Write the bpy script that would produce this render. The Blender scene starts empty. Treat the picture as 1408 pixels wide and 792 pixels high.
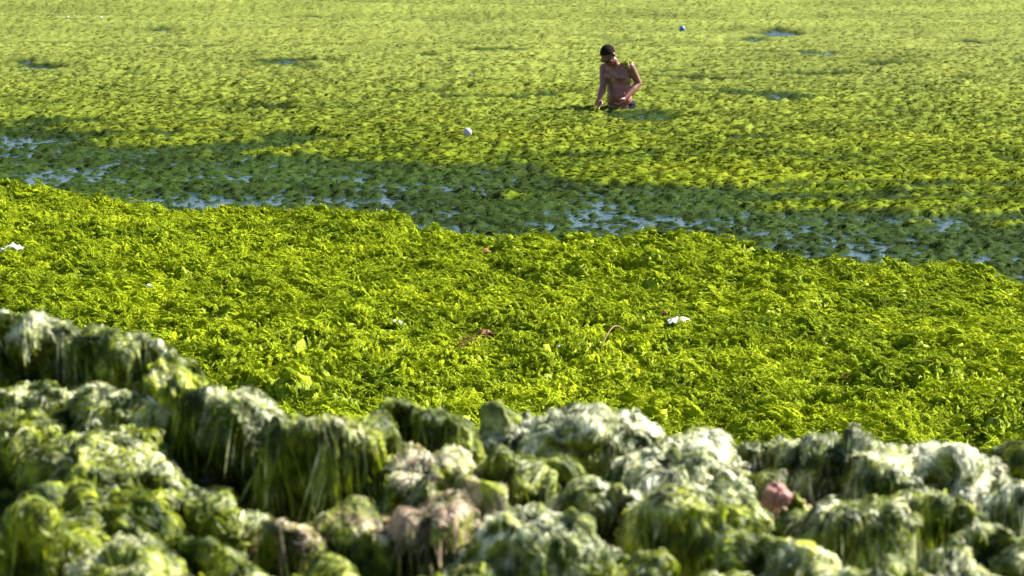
import bpy, bmesh, math, random
import numpy as np
from mathutils import Vector, Matrix, Euler

R = math.radians
rng = np.random.default_rng(11)
random.seed(11)
scene = bpy.context.scene
COL = scene.collection

# ------------------------------------------------------------------ camera
CAM_H = 3.5
FPX = 3490.0                       # focal length in photograph pixels (1408 wide)
PITCH = math.atan(654.0 / FPX)
cam_d = bpy.data.cameras.new('camera')
cam = bpy.data.objects.new('camera', cam_d)
COL.objects.link(cam)
cam.location = (0, 0, CAM_H)
cam.rotation_euler = (math.pi / 2 - PITCH, 0, 0)
cam_d.sensor_width = 36.0
cam_d.lens = FPX / 1408.0 * 36.0
cam_d.clip_start = 0.1
cam_d.clip_end = 6000
cam_d.dof.use_dof = True
cam_d.dof.focus_distance = 18.5
cam_d.dof.aperture_fstop = 6.3
scene.camera = cam

# ------------------------------------------------------------------ sky, sun, exposure
SUN_AZ, SUN_EL = R(66), R(39)      # azimuth from the view direction towards the right
world = bpy.data.worlds.new('World')
scene.world = world
world.use_nodes = True
wn = world.node_tree
sky = wn.nodes.new('ShaderNodeTexSky')
sky.sky_type = 'NISHITA'
sky.sun_disc = False
sky.sun_elevation = SUN_EL
sky.sun_rotation = SUN_AZ
sky.altitude = 0
sky.air_density = 1.0
sky.dust_density = 0.4
bgn = wn.nodes['Background']
bgn.inputs['Strength'].default_value = 0.05
wn.links.new(sky.outputs['Color'], bgn.inputs['Color'])
sun_d = bpy.data.lights.new('sun', 'SUN')
sun_d.energy = 5.0
sun_d.angle = R(0.5)
sun_d.color = (1.0, 0.95, 0.86)
sun = bpy.data.objects.new('sun', sun_d)
COL.objects.link(sun)
SUN_DIR = Vector((math.sin(SUN_AZ) * math.cos(SUN_EL), math.cos(SUN_AZ) * math.cos(SUN_EL), math.sin(SUN_EL)))
sun.rotation_euler = SUN_DIR.to_track_quat('Z', 'Y').to_euler()
sun.location = (20, 20, 30)
scene.view_settings.view_transform = 'Standard'
scene.view_settings.look = 'None'
scene.view_settings.gamma = 1.0
scene.view_settings.exposure = 1.95
scene.cycles.max_bounces = 6
scene.cycles.diffuse_bounces = 3
scene.cycles.glossy_bounces = 2
scene.cycles.transmission_bounces = 3

# ------------------------------------------------------------------ pixel helpers (1408 x 792 pixels)
def ray(px, py):
    cx, cy, cz = (px - 704.0) / FPX, (396.0 - py) / FPX, 1.0
    y = cz * math.cos(PITCH) + cy * math.sin(PITCH)
    z = -cz * math.sin(PITCH) + cy * math.cos(PITCH)
    return cx / y, z / y                       # per metre of y
def at_y(px, py, Y):
    a, b = ray(px, py)
    return Vector((a * Y, Y, CAM_H + b * Y))
def at_z(px, py, z):
    a, b = ray(px, py)
    Y = (z - CAM_H) / b
    return Vector((a * Y, Y, z))

# ------------------------------------------------------------------ numpy noise
_perm = np.random.default_rng(5).permutation(4096)
_perm = np.concatenate([_perm, _perm])
_ang = np.random.default_rng(6).uniform(0, 2 * np.pi, 4096)
_gx, _gy = np.cos(_ang), np.sin(_ang)
_g3 = np.random.default_rng(7).normal(size=(4096, 3))
_g3 /= np.linalg.norm(_g3, axis=1)[:, None]
def n2(x, y, seed=0):
    x = np.asarray(x, float) + seed * 17.31; y = np.asarray(y, float) + seed * 9.77
    xi = np.floor(x).astype(np.int64); yi = np.floor(y).astype(np.int64)
    xf = x - xi; yf = y - yi
    u = xf * xf * xf * (xf * (xf * 6 - 15) + 10); v = yf * yf * yf * (yf * (yf * 6 - 15) + 10)
    def g(ix, iy, dx, dy):
        h = _perm[_perm[ix & 4095] + (iy & 4095)]
        return _gx[h] * dx + _gy[h] * dy
    a = g(xi, yi, xf, yf); b = g(xi + 1, yi, xf - 1, yf)
    c = g(xi, yi + 1, xf, yf - 1); d = g(xi + 1, yi + 1, xf - 1, yf - 1)
    return ((a + u * (b - a)) + v * ((c + u * (d - c)) - (a + u * (b - a)))) * 1.5
def n3(p, seed=0):
    x = p[..., 0] + seed * 7.13; y = p[..., 1] + seed * 3.37; z = p[..., 2] + seed * 5.91
    xi = np.floor(x).astype(np.int64); yi = np.floor(y).astype(np.int64); zi = np.floor(z).astype(np.int64)
    xf = x - xi; yf = y - yi; zf = z - zi
    f = lambda t: t * t * t * (t * (t * 6 - 15) + 10)
    u, v, w = f(xf), f(yf), f(zf)
    def g(i, j, k):
        h = _perm[(_perm[_perm[(xi + i) & 4095] + ((yi + j) & 4095)] + ((zi + k) & 4095)) & 4095]
        gr = _g3[h]
        return gr[..., 0] * (xf - i) + gr[..., 1] * (yf - j) + gr[..., 2] * (zf - k)
    l = lambda a, b, t: a + t * (b - a)
    return l(l(l(g(0, 0, 0), g(1, 0, 0), u), l(g(0, 1, 0), g(1, 1, 0), u), v),
             l(l(g(0, 0, 1), g(1, 0, 1), u), l(g(0, 1, 1), g(1, 1, 1), u), v), w) * 1.5
def sstep(a, b, x):
    t = np.clip((x - a) / (b - a), 0, 1)
    return t * t * (3 - 2 * t)
def mix(a, b, t):
    t = np.asarray(t)[..., None]
    return np.asarray(a) * (1 - t) + np.asarray(b) * t

# ------------------------------------------------------------------ mesh helpers
def mesh_np(name, verts, quads, smooth=True, cols=None):
    me = bpy.data.meshes.new(name)
    verts = np.ascontiguousarray(verts, dtype=np.float32); quads = np.ascontiguousarray(quads, dtype=np.int32)
    nq, k = quads.shape
    me.vertices.add(len(verts)); me.vertices.foreach_set('co', verts.ravel())
    me.loops.add(nq * k); me.loops.foreach_set('vertex_index', quads.ravel())
    me.polygons.add(nq)
    me.polygons.foreach_set('loop_start', np.arange(0, nq * k, k, dtype=np.int32))
    me.polygons.foreach_set('loop_total', np.full(nq, k, dtype=np.int32))
    me.polygons.foreach_set('use_smooth', np.full(nq, smooth))
    me.update(calc_edges=True)
    if cols is not None:
        put_cols(me, cols)
    return me
def put_cols(me, cols, name='col'):
    c = np.ones((len(cols), 4), dtype=np.float32)
    c[:, :cols.shape[1]] = cols
    at = me.attributes.new(name, 'FLOAT_COLOR', 'POINT')
    at.data.foreach_set('color', c.ravel())
def grid_quads(nr, nc, wrap=False):
    r = np.arange(nr - 1)[:, None]; c = np.arange(nc if wrap else nc - 1)[None, :]
    a = r * nc + c; b = r * nc + (c + 1) % nc
    return np.stack([a, b, b + nc, a + nc], -1).reshape(-1, 4)
def link(name, me, mat=None, parent=None, **props):
    o = bpy.data.objects.new(name, me)
    COL.objects.link(o)
    if mat is not None and me is not None:
        me.materials.clear(); me.materials.append(mat)
    if parent is not None:
        o.parent = parent
    for k, v in props.items():
        o[k] = v
    return o

# ------------------------------------------------------------------ materials
def new_mat(name):
    m = bpy.data.materials.new(name); m.use_nodes = True
    nt = m.node_tree; nt.nodes.clear()
    return m, nt, nt.nodes.new, nt.links.new
def algae_mat(name, transl=0.3, rough=0.5, spec=0.4, bump=0.0, bscale=60.0, var=0.35, vscale=25.0, inst=False, sheen=0.0, fibre=0.0):
    m, nt, N, L = new_mat(name)
    out = N('ShaderNodeOutputMaterial')
    at = N('ShaderNodeAttribute'); at.attribute_name = 'col'
    if inst: at.attribute_type = 'INSTANCER'
    geo = N('ShaderNodeNewGeometry')
    nz = N('ShaderNodeTexNoise'); nz.inputs['Scale'].default_value = vscale; nz.inputs['Detail'].default_value = 4
    L(geo.outputs['Position'], nz.inputs['Vector'])
    mr = N('ShaderNodeMapRange'); mr.inputs['From Min'].default_value = 0.3; mr.inputs['From Max'].default_value = 0.7
    mr.inputs['To Min'].default_value = 1 - var; mr.inputs['To Max'].default_value = 1 + var
    L(nz.outputs['Fac'], mr.inputs['Value'])
    mul = N('ShaderNodeVectorMath'); mul.operation = 'SCALE'
    L(at.outputs['Color'], mul.inputs[0]); L(mr.outputs['Result'], mul.inputs['Scale'])
    p = N('ShaderNodeBsdfPrincipled')
    p.inputs['Roughness'].default_value = rough
    p.inputs['Specular IOR Level'].default_value = spec
    p.inputs['Sheen Weight'].default_value = sheen
    L(mul.outputs[0], p.inputs['Base Color'])
    if bump > 0:
        b = N('ShaderNodeBump'); b.inputs['Strength'].default_value = bump; b.inputs['Distance'].default_value = 0.02
        n2_ = N('ShaderNodeTexNoise'); n2_.inputs['Scale'].default_value = bscale; n2_.inputs['Detail'].default_value = 5
        L(geo.outputs['Position'], n2_.inputs['Vector'])
        L(n2_.outputs['Fac'], b.inputs['Height']); L(b.outputs['Normal'], p.inputs['Normal'])
    if fibre > 0:
        tc = N('ShaderNodeTexCoord'); mp = N('ShaderNodeMapping'); mp.inputs['Scale'].default_value = (25, 190, 190)
        nf = N('ShaderNodeTexNoise'); nf.inputs['Scale'].default_value = 1.0; nf.inputs['Detail'].default_value = 3; nf.inputs['Distortion'].default_value = 0.6
        bf = N('ShaderNodeBump'); bf.inputs['Strength'].default_value = fibre; bf.inputs['Distance'].default_value = 0.012
        L(tc.outputs['Object'], mp.inputs['Vector']); L(mp.outputs[0], nf.inputs['Vector']); L(nf.outputs['Fac'], bf.inputs['Height']); L(bf.outputs['Normal'], p.inputs['Normal'])
    if transl > 0:
        t = N('ShaderNodeBsdfTranslucent')
        L(mul.outputs[0], t.inputs['Color'])
        mx = N('ShaderNodeMixShader'); mx.inputs['Fac'].default_value = transl
        L(p.outputs[0], mx.inputs[1]); L(t.outputs[0], mx.inputs[2]); L(mx.outputs[0], out.inputs['Surface'])
    else:
        L(p.outputs[0], out.inputs['Surface'])
    return m
def plain_mat(name, color, rough=0.5, spec=0.5, var=0.15, vscale=40, bump=0.0, transl=0.0):
    m, nt, N, L = new_mat(name)
    out = N('ShaderNodeOutputMaterial'); p = N('ShaderNodeBsdfPrincipled')
    tc = N('ShaderNodeTexCoord'); nz = N('ShaderNodeTexNoise')
    nz.inputs['Scale'].default_value = vscale; nz.inputs['Detail'].default_value = 4
    L(tc.outputs['Object'], nz.inputs['Vector'])
    mr = N('ShaderNodeMapRange'); mr.inputs['From Min'].default_value = 0.3; mr.inputs['From Max'].default_value = 0.7
    mr.inputs['To Min'].default_value = 1 - var; mr.inputs['To Max'].default_value = 1 + var
    L(nz.outputs['Fac'], mr.inputs['Value'])
    mul = N('ShaderNodeVectorMath'); mul.operation = 'SCALE'; mul.inputs[0].default_value = color
    L(mr.outputs['Result'], mul.inputs['Scale']); L(mul.outputs[0], p.inputs['Base Color'])
    p.inputs['Roughness'].default_value = rough; p.inputs['Specular IOR Level'].default_value = spec
    if bump:
        b = N('ShaderNodeBump'); b.inputs['Strength'].default_value = bump; b.inputs['Distance'].default_value = 0.01
        L(nz.outputs['Fac'], b.inputs['Height']); L(b.outputs['Normal'], p.inputs['Normal'])
    L(p.outputs[0], out.inputs['Surface'])
    return m
M_CARPET = algae_mat('algae_carpet', 0.0, 0.6, 0.15, bump=0.6, bscale=70, var=0.4, vscale=30)
M_MAT = algae_mat('floating_algae', 0.0, 0.75, 0.03, bump=0.5, bscale=50, var=0.35, vscale=22)
M_TUFT = algae_mat('algae_tuft', 0.08, 0.75, 0.04, fibre=0.9, var=0.35, vscale=40, inst=True)
M_MOUND = algae_mat('mound_algae', 0.0, 0.6, 0.3, bump=0.9, bscale=90, var=0.45, vscale=55)
M_STRAND = algae_mat('mound_strand', 0.4, 0.5, 0.35, var=0.3, vscale=60)
M_SAND = plain_mat('wet_sand', (0.16, 0.13, 0.09), 0.8, 0.2, 0.2, 3)

def water_mat():
    m, nt, N, L = new_mat('sea_water')
    out = N('ShaderNodeOutputMaterial'); p = N('ShaderNodeBsdfPrincipled')
    p.inputs['Base Color'].default_value = (0.012, 0.028, 0.03, 1)
    p.inputs['Roughness'].default_value = 0.12
    p.inputs['IOR'].default_value = 1.33
    geo = N('ShaderNodeNewGeometry')
    mp = N('ShaderNodeMapping'); mp.inputs['Scale'].default_value = (1.0, 2.0, 1.0)
    nz = N('ShaderNodeTexNoise'); nz.inputs['Scale'].default_value = 9; nz.inputs['Detail'].default_value = 3
    b = N('ShaderNodeBump'); b.inputs['Strength'].default_value = 0.3; b.inputs['Distance'].default_value = 0.03
    L(geo.outputs['Position'], mp.inputs['Vector']); L(mp.outputs[0], nz.inputs['Vector'])
    L(nz.outputs['Fac'], b.inputs['Height']); L(b.outputs['Normal'], p.inputs['Normal'])
    L(p.outputs[0], out.inputs['Surface'])
    return m
M_SEA = water_mat()

# ------------------------------------------------------------------ palette (linear albedo)
YEL = np.array([0.31, 0.375, 0.009])
GRN = np.array([0.105, 0.165, 0.005])
DRK = np.array([0.018, 0.040, 0.005])
FAR = np.array([0.150, 0.172, 0.038])
WET = np.array([0.015, 0.029, 0.004])
WHT = np.array([0.70, 0.70, 0.49])
PNK = np.array([0.36, 0.20, 0.17])

# ------------------------------------------------------------------ shore line
edge_px = [(-160, 240), (0, 255), (80, 262), (160, 272), (240, 288), (330, 285), (430, 290), (500, 293), (545, 298), (575, 318),
           (690, 328), (840, 328), (980, 333), (1050, 352), (1110, 362), (1200, 370), (1330, 367), (1408, 394), (1560, 402)]
_e = np.array([tuple(at_z(px, py, 0.15))[:2] for px, py in edge_px])
_e = np.vstack([[-40, 34], [-9, 25.5], _e, [6.5, 17.8], [40, 12]])
_e = _e[np.argsort(_e[:, 0])]
def edge_y(x):
    return np.interp(x, _e[:, 0], _e[:, 1])
strip_px = [(-200, 160), (0, 162), (120, 166), (200, 186), (300, 200), (400, 206), (480, 216), (560, 216), (700, 226), (800, 238), (870, 248),
            (1000, 258), (1100, 268), (1250, 282), (1408, 288), (1600, 300)]
_s = np.array([tuple(at_z(px, py, 0.0))[:2] for px, py in strip_px])
_s = _s[np.argsort(_s[:, 0])]
def strip_y(x):
    return np.interp(x, _s[:, 0], _s[:, 1])

# ------------------------------------------------------------------ beach carpet
def inland(x, y):
    return edge_y(x) - y + 0.15 * n2(x * 0.9, y * 0.9, 3) + 0.16 * n2(x * 2.7, y * 2.0, 4) + 0.07 * n2(x * 8, y * 6, 5)
def flow(x, y):
    return R(-38) + 1.0 * n2(x * 0.35, y * 0.3, 21) + 0.6 * n2(x * 1.1, y * 0.9, 22)
def carpet_h(x, y):
    s = inland(x, y)
    base = -0.16 + 0.26 * sstep(-0.30, 0.16, s) + 0.018 * np.clip(s, 0, 20)
    wx = x + 0.16 * n2(x * 2.2, y * 2.2, 31) + 0.05 * n2(x * 7, y * 7, 33); wy = y + 0.16 * n2(x * 2.2, y * 2.2, 32) + 0.05 * n2(x * 7, y * 7, 34)
    amp = 0.75 + 0.5 * n2(x * 0.5, y * 0.4, 35) + 0.35 * sstep(2.0, 7.0, s)
    h = 0.080 * np.abs(n2(wx * 1.7, wy * 1.3, 36)) ** 0.8 + 0.085 * np.abs(n2(wx * 4.1, wy * 3.6, 37)) ** 0.9
    h -= 0.10 * sstep(0.26, 0.60, n2(wx * 3.3, wy * 2.6, 40)) * (0.6 + 0.4 * n2(x * 9, y * 7, 43))
    fa = flow(x, y); ca, sa = np.cos(fa), np.sin(fa)
    al = ca * wx + sa * wy; ac = -sa * wx + ca * wy
    h += 0.050 * np.abs(n2(al * 3.6, ac * 9.5, 38)) + 0.020 * np.abs(n2(al * 7.0, ac * 19.0, 39))
    return base + 1.3 * h * amp * sstep(-0.25, 0.15, s), s
NX, NY = 780, 540
gx, gy = np.meshgrid(np.linspace(-6.2, 6.2, NX), np.linspace(11.2, 26.5, NY))
cz, cs = carpet_h(gx, gy)
def carpet_cols(x, y, s):
    t = 0.68 + 0.5 * n2(x * 1.3, y * 1.0, 41) + 0.45 * n2(x * 6, y * 5, 42)
    c = mix(GRN, YEL, np.clip(t, 0, 1))
    c = mix(c, WET * 1.3, sstep(0.10, -0.25, s))
    return c
cc = carpet_cols(gx, gy, cs)
def normals(P_):
    n_ = np.cross(np.gradient(P_, axis=1), np.gradient(P_, axis=0))
    return n_ / (np.linalg.norm(n_, axis=-1, keepdims=True) + 1e-9)
def low_env(Z, blur, k_, times):
    sm = Z.copy()
    for _ in range(blur):
        sm[1:-1, :] = (sm[:-2, :] + sm[1:-1, :] * 2 + sm[2:, :]) / 4; sm[:, 1:-1] = (sm[:, :-2] + sm[:, 1:-1] * 2 + sm[:, 2:]) / 4
    for _ in range(times):
        sm = np.minimum(sm, np.minimum(np.roll(sm, k_, 0), np.roll(sm, -k_, 0)))
    return sm
# the wads slump forward over the creases between them
crel = np.clip(cz - low_env(cz, 6, 3, 2), 0, 0.15)
CPOS = np.stack([gx + 0.5 * crel * n2(gx * 3, gy * 3, 44), gy - 0.75 * crel, cz], -1)
CN = normals(CPOS)
for _ in range(2):
    CN[1:-1, 1:-1] = (CN[:-2, 1:-1] + CN[2:, 1:-1] + CN[1:-1, :-2] + CN[1:-1, 2:] + 2 * CN[1:-1, 1:-1]) / 6
cq3 = CPOS + 0.015 * np.stack([n3(CPOS * 12, 51), n3(CPOS * 12, 52), n3(CPOS * 12, 53)], -1)
CPOS = CPOS + CN * ((0.032 * (np.abs(n3(cq3 * np.array([10, 11, 15]), 54)) - 0.2) + 0.014 * (np.abs(n3(cq3 * np.array([24, 24, 34]), 55)) - 0.2)) * sstep(-0.25, 0.1, cs))[..., None]
CN = normals(CPOS)
cverts = CPOS.reshape(-1, 3)
cq = grid_quads(NY, NX)
keep = (cs.reshape(-1)[cq] > -0.7).any(1)
used = np.unique(cq[keep]); remap = np.zeros(len(cverts), np.int64); remap[used] = np.arange(len(used))
carpet = link('seaweed_carpet', mesh_np('seaweed_carpet', (cverts - CN.reshape(-1, 3) * np.array([0, 0, 0.026]))[used], remap[cq[keep]], True, cc.reshape(-1, 3)[used]), M_CARPET,
              kind='stuff', label='bright yellow green matted seaweed carpet covering the beach', category='seaweed')
_cp = cverts - np.array([0, 0, CAM_H])
_dep = _cp[:, 1] * math.cos(PITCH) - _cp[:, 2] * math.sin(PITCH)
_cu = 704 + FPX * _cp[:, 0] / _dep; _cv = 396 - FPX * (_cp[:, 1] * math.sin(PITCH) + _cp[:, 2] * math.cos(PITCH)) / _dep
def on_carpet(px, py):
    """the spot of the carpet that is seen at a pixel"""
    near = np.where((np.abs(_cu - px) < 4) & (np.abs(_cv - py) < 4))[0]
    return Vector(cverts[near[np.argmin(_dep[near])]])

# ------------------------------------------------------------------ sea with its swell, floating mat
def swell(x, y):
    f = sstep(26, 34, y) * (1 - sstep(60, 90, y))
    ph = y * 1.25 + x * 0.10 + 1.3 * n2(x * 0.10, y * 0.06, 51)
    return f * (0.065 * np.sin(ph) + 0.03 * np.sin(ph * 1.9 + x * 0.3 + 1.0))
def px_blobs(lst, x, y):
    tot = np.zeros_like(x)
    for (px, py, rx, ry, a) in lst:
        c = at_z(px, py, 0); r1 = abs(at_z(px + rx, py, 0).x - c.x); r2 = abs(at_z(px, py - ry, 0).y - at_z(px, py + ry, 0).y) / 2
        d = ((x - c.x) / r1) ** 2 + ((y - c.y) / r2) ** 2
        tot = np.maximum(tot, a * np.exp(-d * 1.2))
    return tot
POOLS = [(330, 274, 100, 8, 1.0), (270, 284, 40, 5, 1.2), (150, 200, 110, 12, 0.8), (60, 196, 90, 8, .8), (40, 245, 60, 8, .6), (820, 315, 110, 10, 1.0), (700, 326, 25, 4, 1.0),
         (1180, 345, 110, 14, 1.0), (1330, 356, 60, 8, 1.0), (1366, 383, 20, 8, 1.5), (1096, 355, 18, 6, 1.3), (1290, 300, 70, 8, .6), (960, 322, 60, 6, .8), (560, 292, 60, 6, .7),
         (1010, 295, 60, 8, .6), (220, 205, 40, 6, 0.9), (1240, 370, 60, 6, 1.0)]
FARPOOLS = [(1070, 47, 34, 4, 1.2), (1035, 54, 40, 3, .8), (1125, 82, 34, 4, .9), (1085, 100, 60, 3, .5), (925, 139, 30, 3, .6), (1060, 217, 90, 4, .7), (890, 213, 70, 4, .7), (1185, 230, 20, 4, .8), (1340, 56, 40, 4, .7),
            (695, 163, 14, 4, .8), (470, 75, 30, 3, .4), (350, 165, 50, 4, .6), (250, 172, 50, 4, .6), (410, 197, 60, 5, .6), (1000, 62, 60, 3, .5), (430, 20, 90, 3, .45),
            (760, 118, 40, 3, .5), (830, 78, 20, 3, .5), (220, 45, 50, 3, .45), (30, 90, 40, 3, .5), (1190, 350, 20, 5, .8), (930, 97, 60, 3, .45), (590, 132, 60, 3, .45)]
def mat_fn(x, y):
    sy = strip_y(x)
    d = sy - y + 0.8 * n2(x * 0.4, y * 0.45, 61) + 1.8 * n2(x * 0.55 + 0.1 * y, y * 1.5, 62) + 0.9 * n2(x * 2.6, y * 3.6, 66)
    wet = sstep(-1.0, 1.5, d)
    streak = n2(x * 0.42 + 0.15 * y, y * 1.05, 63) + 0.75 * n2(x * 1.1, y * 2.6, 64)
    fade = 1 - sstep(33, 44, y)
    wet = np.maximum(wet, 0.95 * sstep(0.30, 0.80, streak) * (0.25 + 0.75 * fade))
    fp = px_blobs(FARPOOLS, x, y)
    wet = np.maximum(wet, np.clip(1.1 * fp * (1 + 1.2 * n2(x * 3, y * 2.2, 65)), 0, 1))
    pool = px_blobs(POOLS, x, y)
    wx = x + 0.1 * n2(x * 3, y * 3, 71); wy = y + 0.1 * n2(x * 3, y * 3, 72)
    amp = (1 - 0.2 * wet) * (1 - 0.45 * sstep(26, 42, y))
    rel = 0.034 * np.abs(n2(wx * 3.1, wy * 2.4, 73)) + 0.040 * np.abs(n2(wx * 7.5, wy * 5.5, 74)) + (0.022 + 0.012 * wet) * n2(wx * 13, wy * 11, 75) + 0.012 * n2(wx * 1.1, wy * 1.6, 76)
    h = 0.030 + rel * amp * 1.35 - 0.041 * wet - 0.012 * wet * sstep(0.0, 0.6, n2(x * 0.8, y * 0.8, 77)) - 0.014 * pool * wet - 0.03 * np.clip(fp - 0.6, 0, 1)
    return h, wet
def fan_grid(ys, us, k0=1.6, k1=0.215):
    Y, U = np.meshgrid(ys, us, indexing='ij')
    return U * (k0 + k1 * Y), Y
ys = [17.0]
while ys[-1] < 66:
    ys.append(ys[-1] + 0.030 * (ys[-1] / 18.0) ** 1.85)
ys = np.array(ys)
mx_, my_ = fan_grid(ys, np.linspace(-1.06, 1.06, 520))
mh, mw = mat_fn(mx_, my_)
def mat_cols(x, y, w):
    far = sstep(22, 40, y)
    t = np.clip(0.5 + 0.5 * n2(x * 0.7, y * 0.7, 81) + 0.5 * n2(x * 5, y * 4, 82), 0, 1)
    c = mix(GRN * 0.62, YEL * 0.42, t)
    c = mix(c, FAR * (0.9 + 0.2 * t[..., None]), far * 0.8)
    c = c * (1 + 0.22 * n2(x * 0.22 + 0.05 * y, y * 0.8, 83) + 0.16 * n2(x * 0.6, y * 2.3, 84))[..., None]
    return mix(c, WET * (0.7 + 0.8 * t[..., None]), sstep(0.1, 0.85, w))
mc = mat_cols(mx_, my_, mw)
mz = mh + swell(mx_, my_)
mq = grid_quads(len(ys), 520)
km = ((my_ - edge_y(mx_)).reshape(-1)[mq] > -0.9).any(1)
mv = np.stack([mx_, my_, mz], -1).reshape(-1, 3)
used = np.unique(mq[km]); remap = np.zeros(len(mv), np.int64); remap[used] = np.arange(len(used))
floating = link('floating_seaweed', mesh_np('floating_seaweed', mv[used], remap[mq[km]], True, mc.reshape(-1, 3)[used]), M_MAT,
                kind='stuff', label='thick yellow green seaweed floating on the sea surface', category='seaweed')
sys_ = np.concatenate([np.arange(10, 66, 0.25), np.array([68, 75, 90, 120, 180, 300, 600, 1500, 4000])])
sus = np.concatenate([[-14, -6, -3, -1.8, -1.3], np.linspace(-1.08, 1.08, 90), [1.3, 1.8, 3, 6, 14]])
sx_, sy_ = fan_grid(sys_, sus)
link('sea', mesh_np('sea', np.stack([sx_, sy_, swell(sx_, sy_)], -1).reshape(-1, 3), grid_quads(len(sys_), len(sus))), M_SEA, kind='structure')
gys = np.array([-60, -10, 0, 5, 10, 14, 18, 20, 22, 24, 26, 28, 30, 34, 40, 60, 100, 300, 1000, 4500.0])
gxs = np.array([-4000, -800, -200, -60, -20, -8, -4, 0, 4, 8, 20, 60, 200, 800, 4000.0])
GX, GY = np.meshgrid(gxs, gys)
sd = edge_y(np.clip(GX, -12, 12)) - GY
GZ = np.where(sd > 0, -0.16 + 0.02 * np.clip(sd, 0, 25), -0.16 + np.maximum(sd * 0.095, -0.80))
link('ground', mesh_np('ground', np.stack([GX, GY, GZ], -1).reshape(-1, 3), grid_quads(len(gys), len(gxs))), M_SAND, kind='structure')

# ------------------------------------------------------------------ tufts (instanced seaweed fibres)
def ribbons(paths, widths, side=None):
    """paths (n,m,3); widths (n,m) -> verts, quads"""
    n, m, _ = paths.shape
    tan = np.gradient(paths, axis=1)
    if side is None:
        side = np.array([0, 0, 1.0]) + np.zeros_like(paths)
    sv = np.cross(tan, side); sv /= (np.linalg.norm(sv, axis=-1, keepdims=True) + 1e-9)
    a = paths - sv * widths[..., None] / 2; b = paths + sv * widths[..., None] / 2
    v = np.stack([a, b], 2).reshape(-1, 3)
    base = (np.arange(n)[:, None] * m + np.arange(m - 1)[None, :]) * 2
    q = np.stack([base, base + 1, base + 3, base + 2], -1).reshape(-1, 4)
    return v, q
tuft_col = bpy.data.collections.new('tuft_sources')
def make_wad(i, hl, hw, hh, n):
    """a small slumped wad of matted fibres: a flattened lump with loose strands trailing off its end"""
    r = np.random.default_rng(100 + i)
    nth, nph = 9, 16
    th, ph = np.meshgrid(np.linspace(0.05, math.pi - 0.05, nth), np.linspace(0, 2 * np.pi, nph, endpoint=False), indexing='ij')
    d = np.stack([np.sin(th) * np.cos(ph), np.sin(th) * np.sin(ph), np.cos(th)], -1)
    rr = 1 + 0.45 * n3(d * 1.3, i * 3.1) + 0.30 * (np.abs(n3(d * np.array([1.5, 4.0, 4.0]), i * 3.1 + 1)) - 0.2)
    P = d * rr[..., None] * np.array([hl, hw, hh])
    P[..., 1] += 0.35 * hw * np.sin(P[..., 0] / hl * 2.0 + i)
    v1, q1 = P.reshape(-1, 3), grid_quads(nth, nph, True)[:, ::-1]
    m = 5
    t = np.linspace(0, 1, m)[None, :]
    x0 = r.uniform(-0.8, 0.7, n)[:, None] * hl; y0 = r.uniform(-0.8, 0.8, n)[:, None] * hw
    an = r.normal(0, 0.45, n)[:, None] + r.normal(0, 0.8, n)[:, None] * t
    L_ = hl * r.uniform(0.6, 1.5, n)[:, None]
    x = x0 + np.cumsum(np.cos(an) * L_ / m, 1); y = y0 + np.cumsum(np.sin(an) * L_ / m, 1)
    e = np.clip(1 - (x / hl / 1.1) ** 2 - (y / hw / 1.1) ** 2, 0, 1)
    z = hh * np.sqrt(e) * 1.05 + 0.004 + 0.004 * r.normal(size=(n, 1)) - 0.004 * t
    v2, q2 = ribbons(np.stack([x, y, z], -1), 0.0055 * r.uniform(0.5, 1.3, n)[:, None] * (1 - 0.7 * t ** 2), np.array([0, 0, 1.0]) + r.normal(0, 0.5, (n, 1, 3)) + np.zeros((n, m, 3)))
    o = bpy.data.objects.new('seaweed_fibre', mesh_np('seaweed_fibre', np.vstack([v1, v2]), np.vstack([q1, q2 + len(v1)]), True))
    o.data.materials.append(M_TUFT)
    tuft_col.objects.link(o)
def make_tuft(i, n, length, arch, width, spread, fan):
    r = np.random.default_rng(200 + i)
    m = 6
    t = np.linspace(0, 1, m)[None, :]
    ang = r.normal(0, fan, n)[:, None] + r.normal(0, 0.7, n)[:, None] * t
    L_ = (length * r.uniform(0.5, 1.25, n))[:, None]
    st = r.normal(0, spread, (n, 2))
    x = st[:, :1] + np.cumsum(np.cos(ang) * L_ / m, 1) - length * 0.5; y = st[:, 1:] + np.cumsum(np.sin(ang) * L_ / m, 1)
    z = arch * r.uniform(0.3, 1.3, n)[:, None] * np.sin(np.pi * np.clip(t * 0.95 + 0.05, 0, 1)) + 0.003 * r.normal(size=(n, m)) + 0.006
    v, q = ribbons(np.stack([x, y, z], -1), width * r.uniform(0.6, 1.4, n)[:, None] * (1 - 0.75 * t ** 2), np.array([0, 0, 1.0]) + r.normal(0, 0.45, (n, 1, 3)) + np.zeros((n, m, 3)))
    o = bpy.data.objects.new('seaweed_tuft', mesh_np('seaweed_tuft', v, q, True))
    o.data.materials.append(M_TUFT)
    tuft_col.objects.link(o)
for i in range(6):
    make_wad(i, 0.048, 0.016, 0.016, 24)
for i in range(4):
    make_tuft(i, 30, 0.095, 0.014, 0.0050, 0.022, 0.5)
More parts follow.
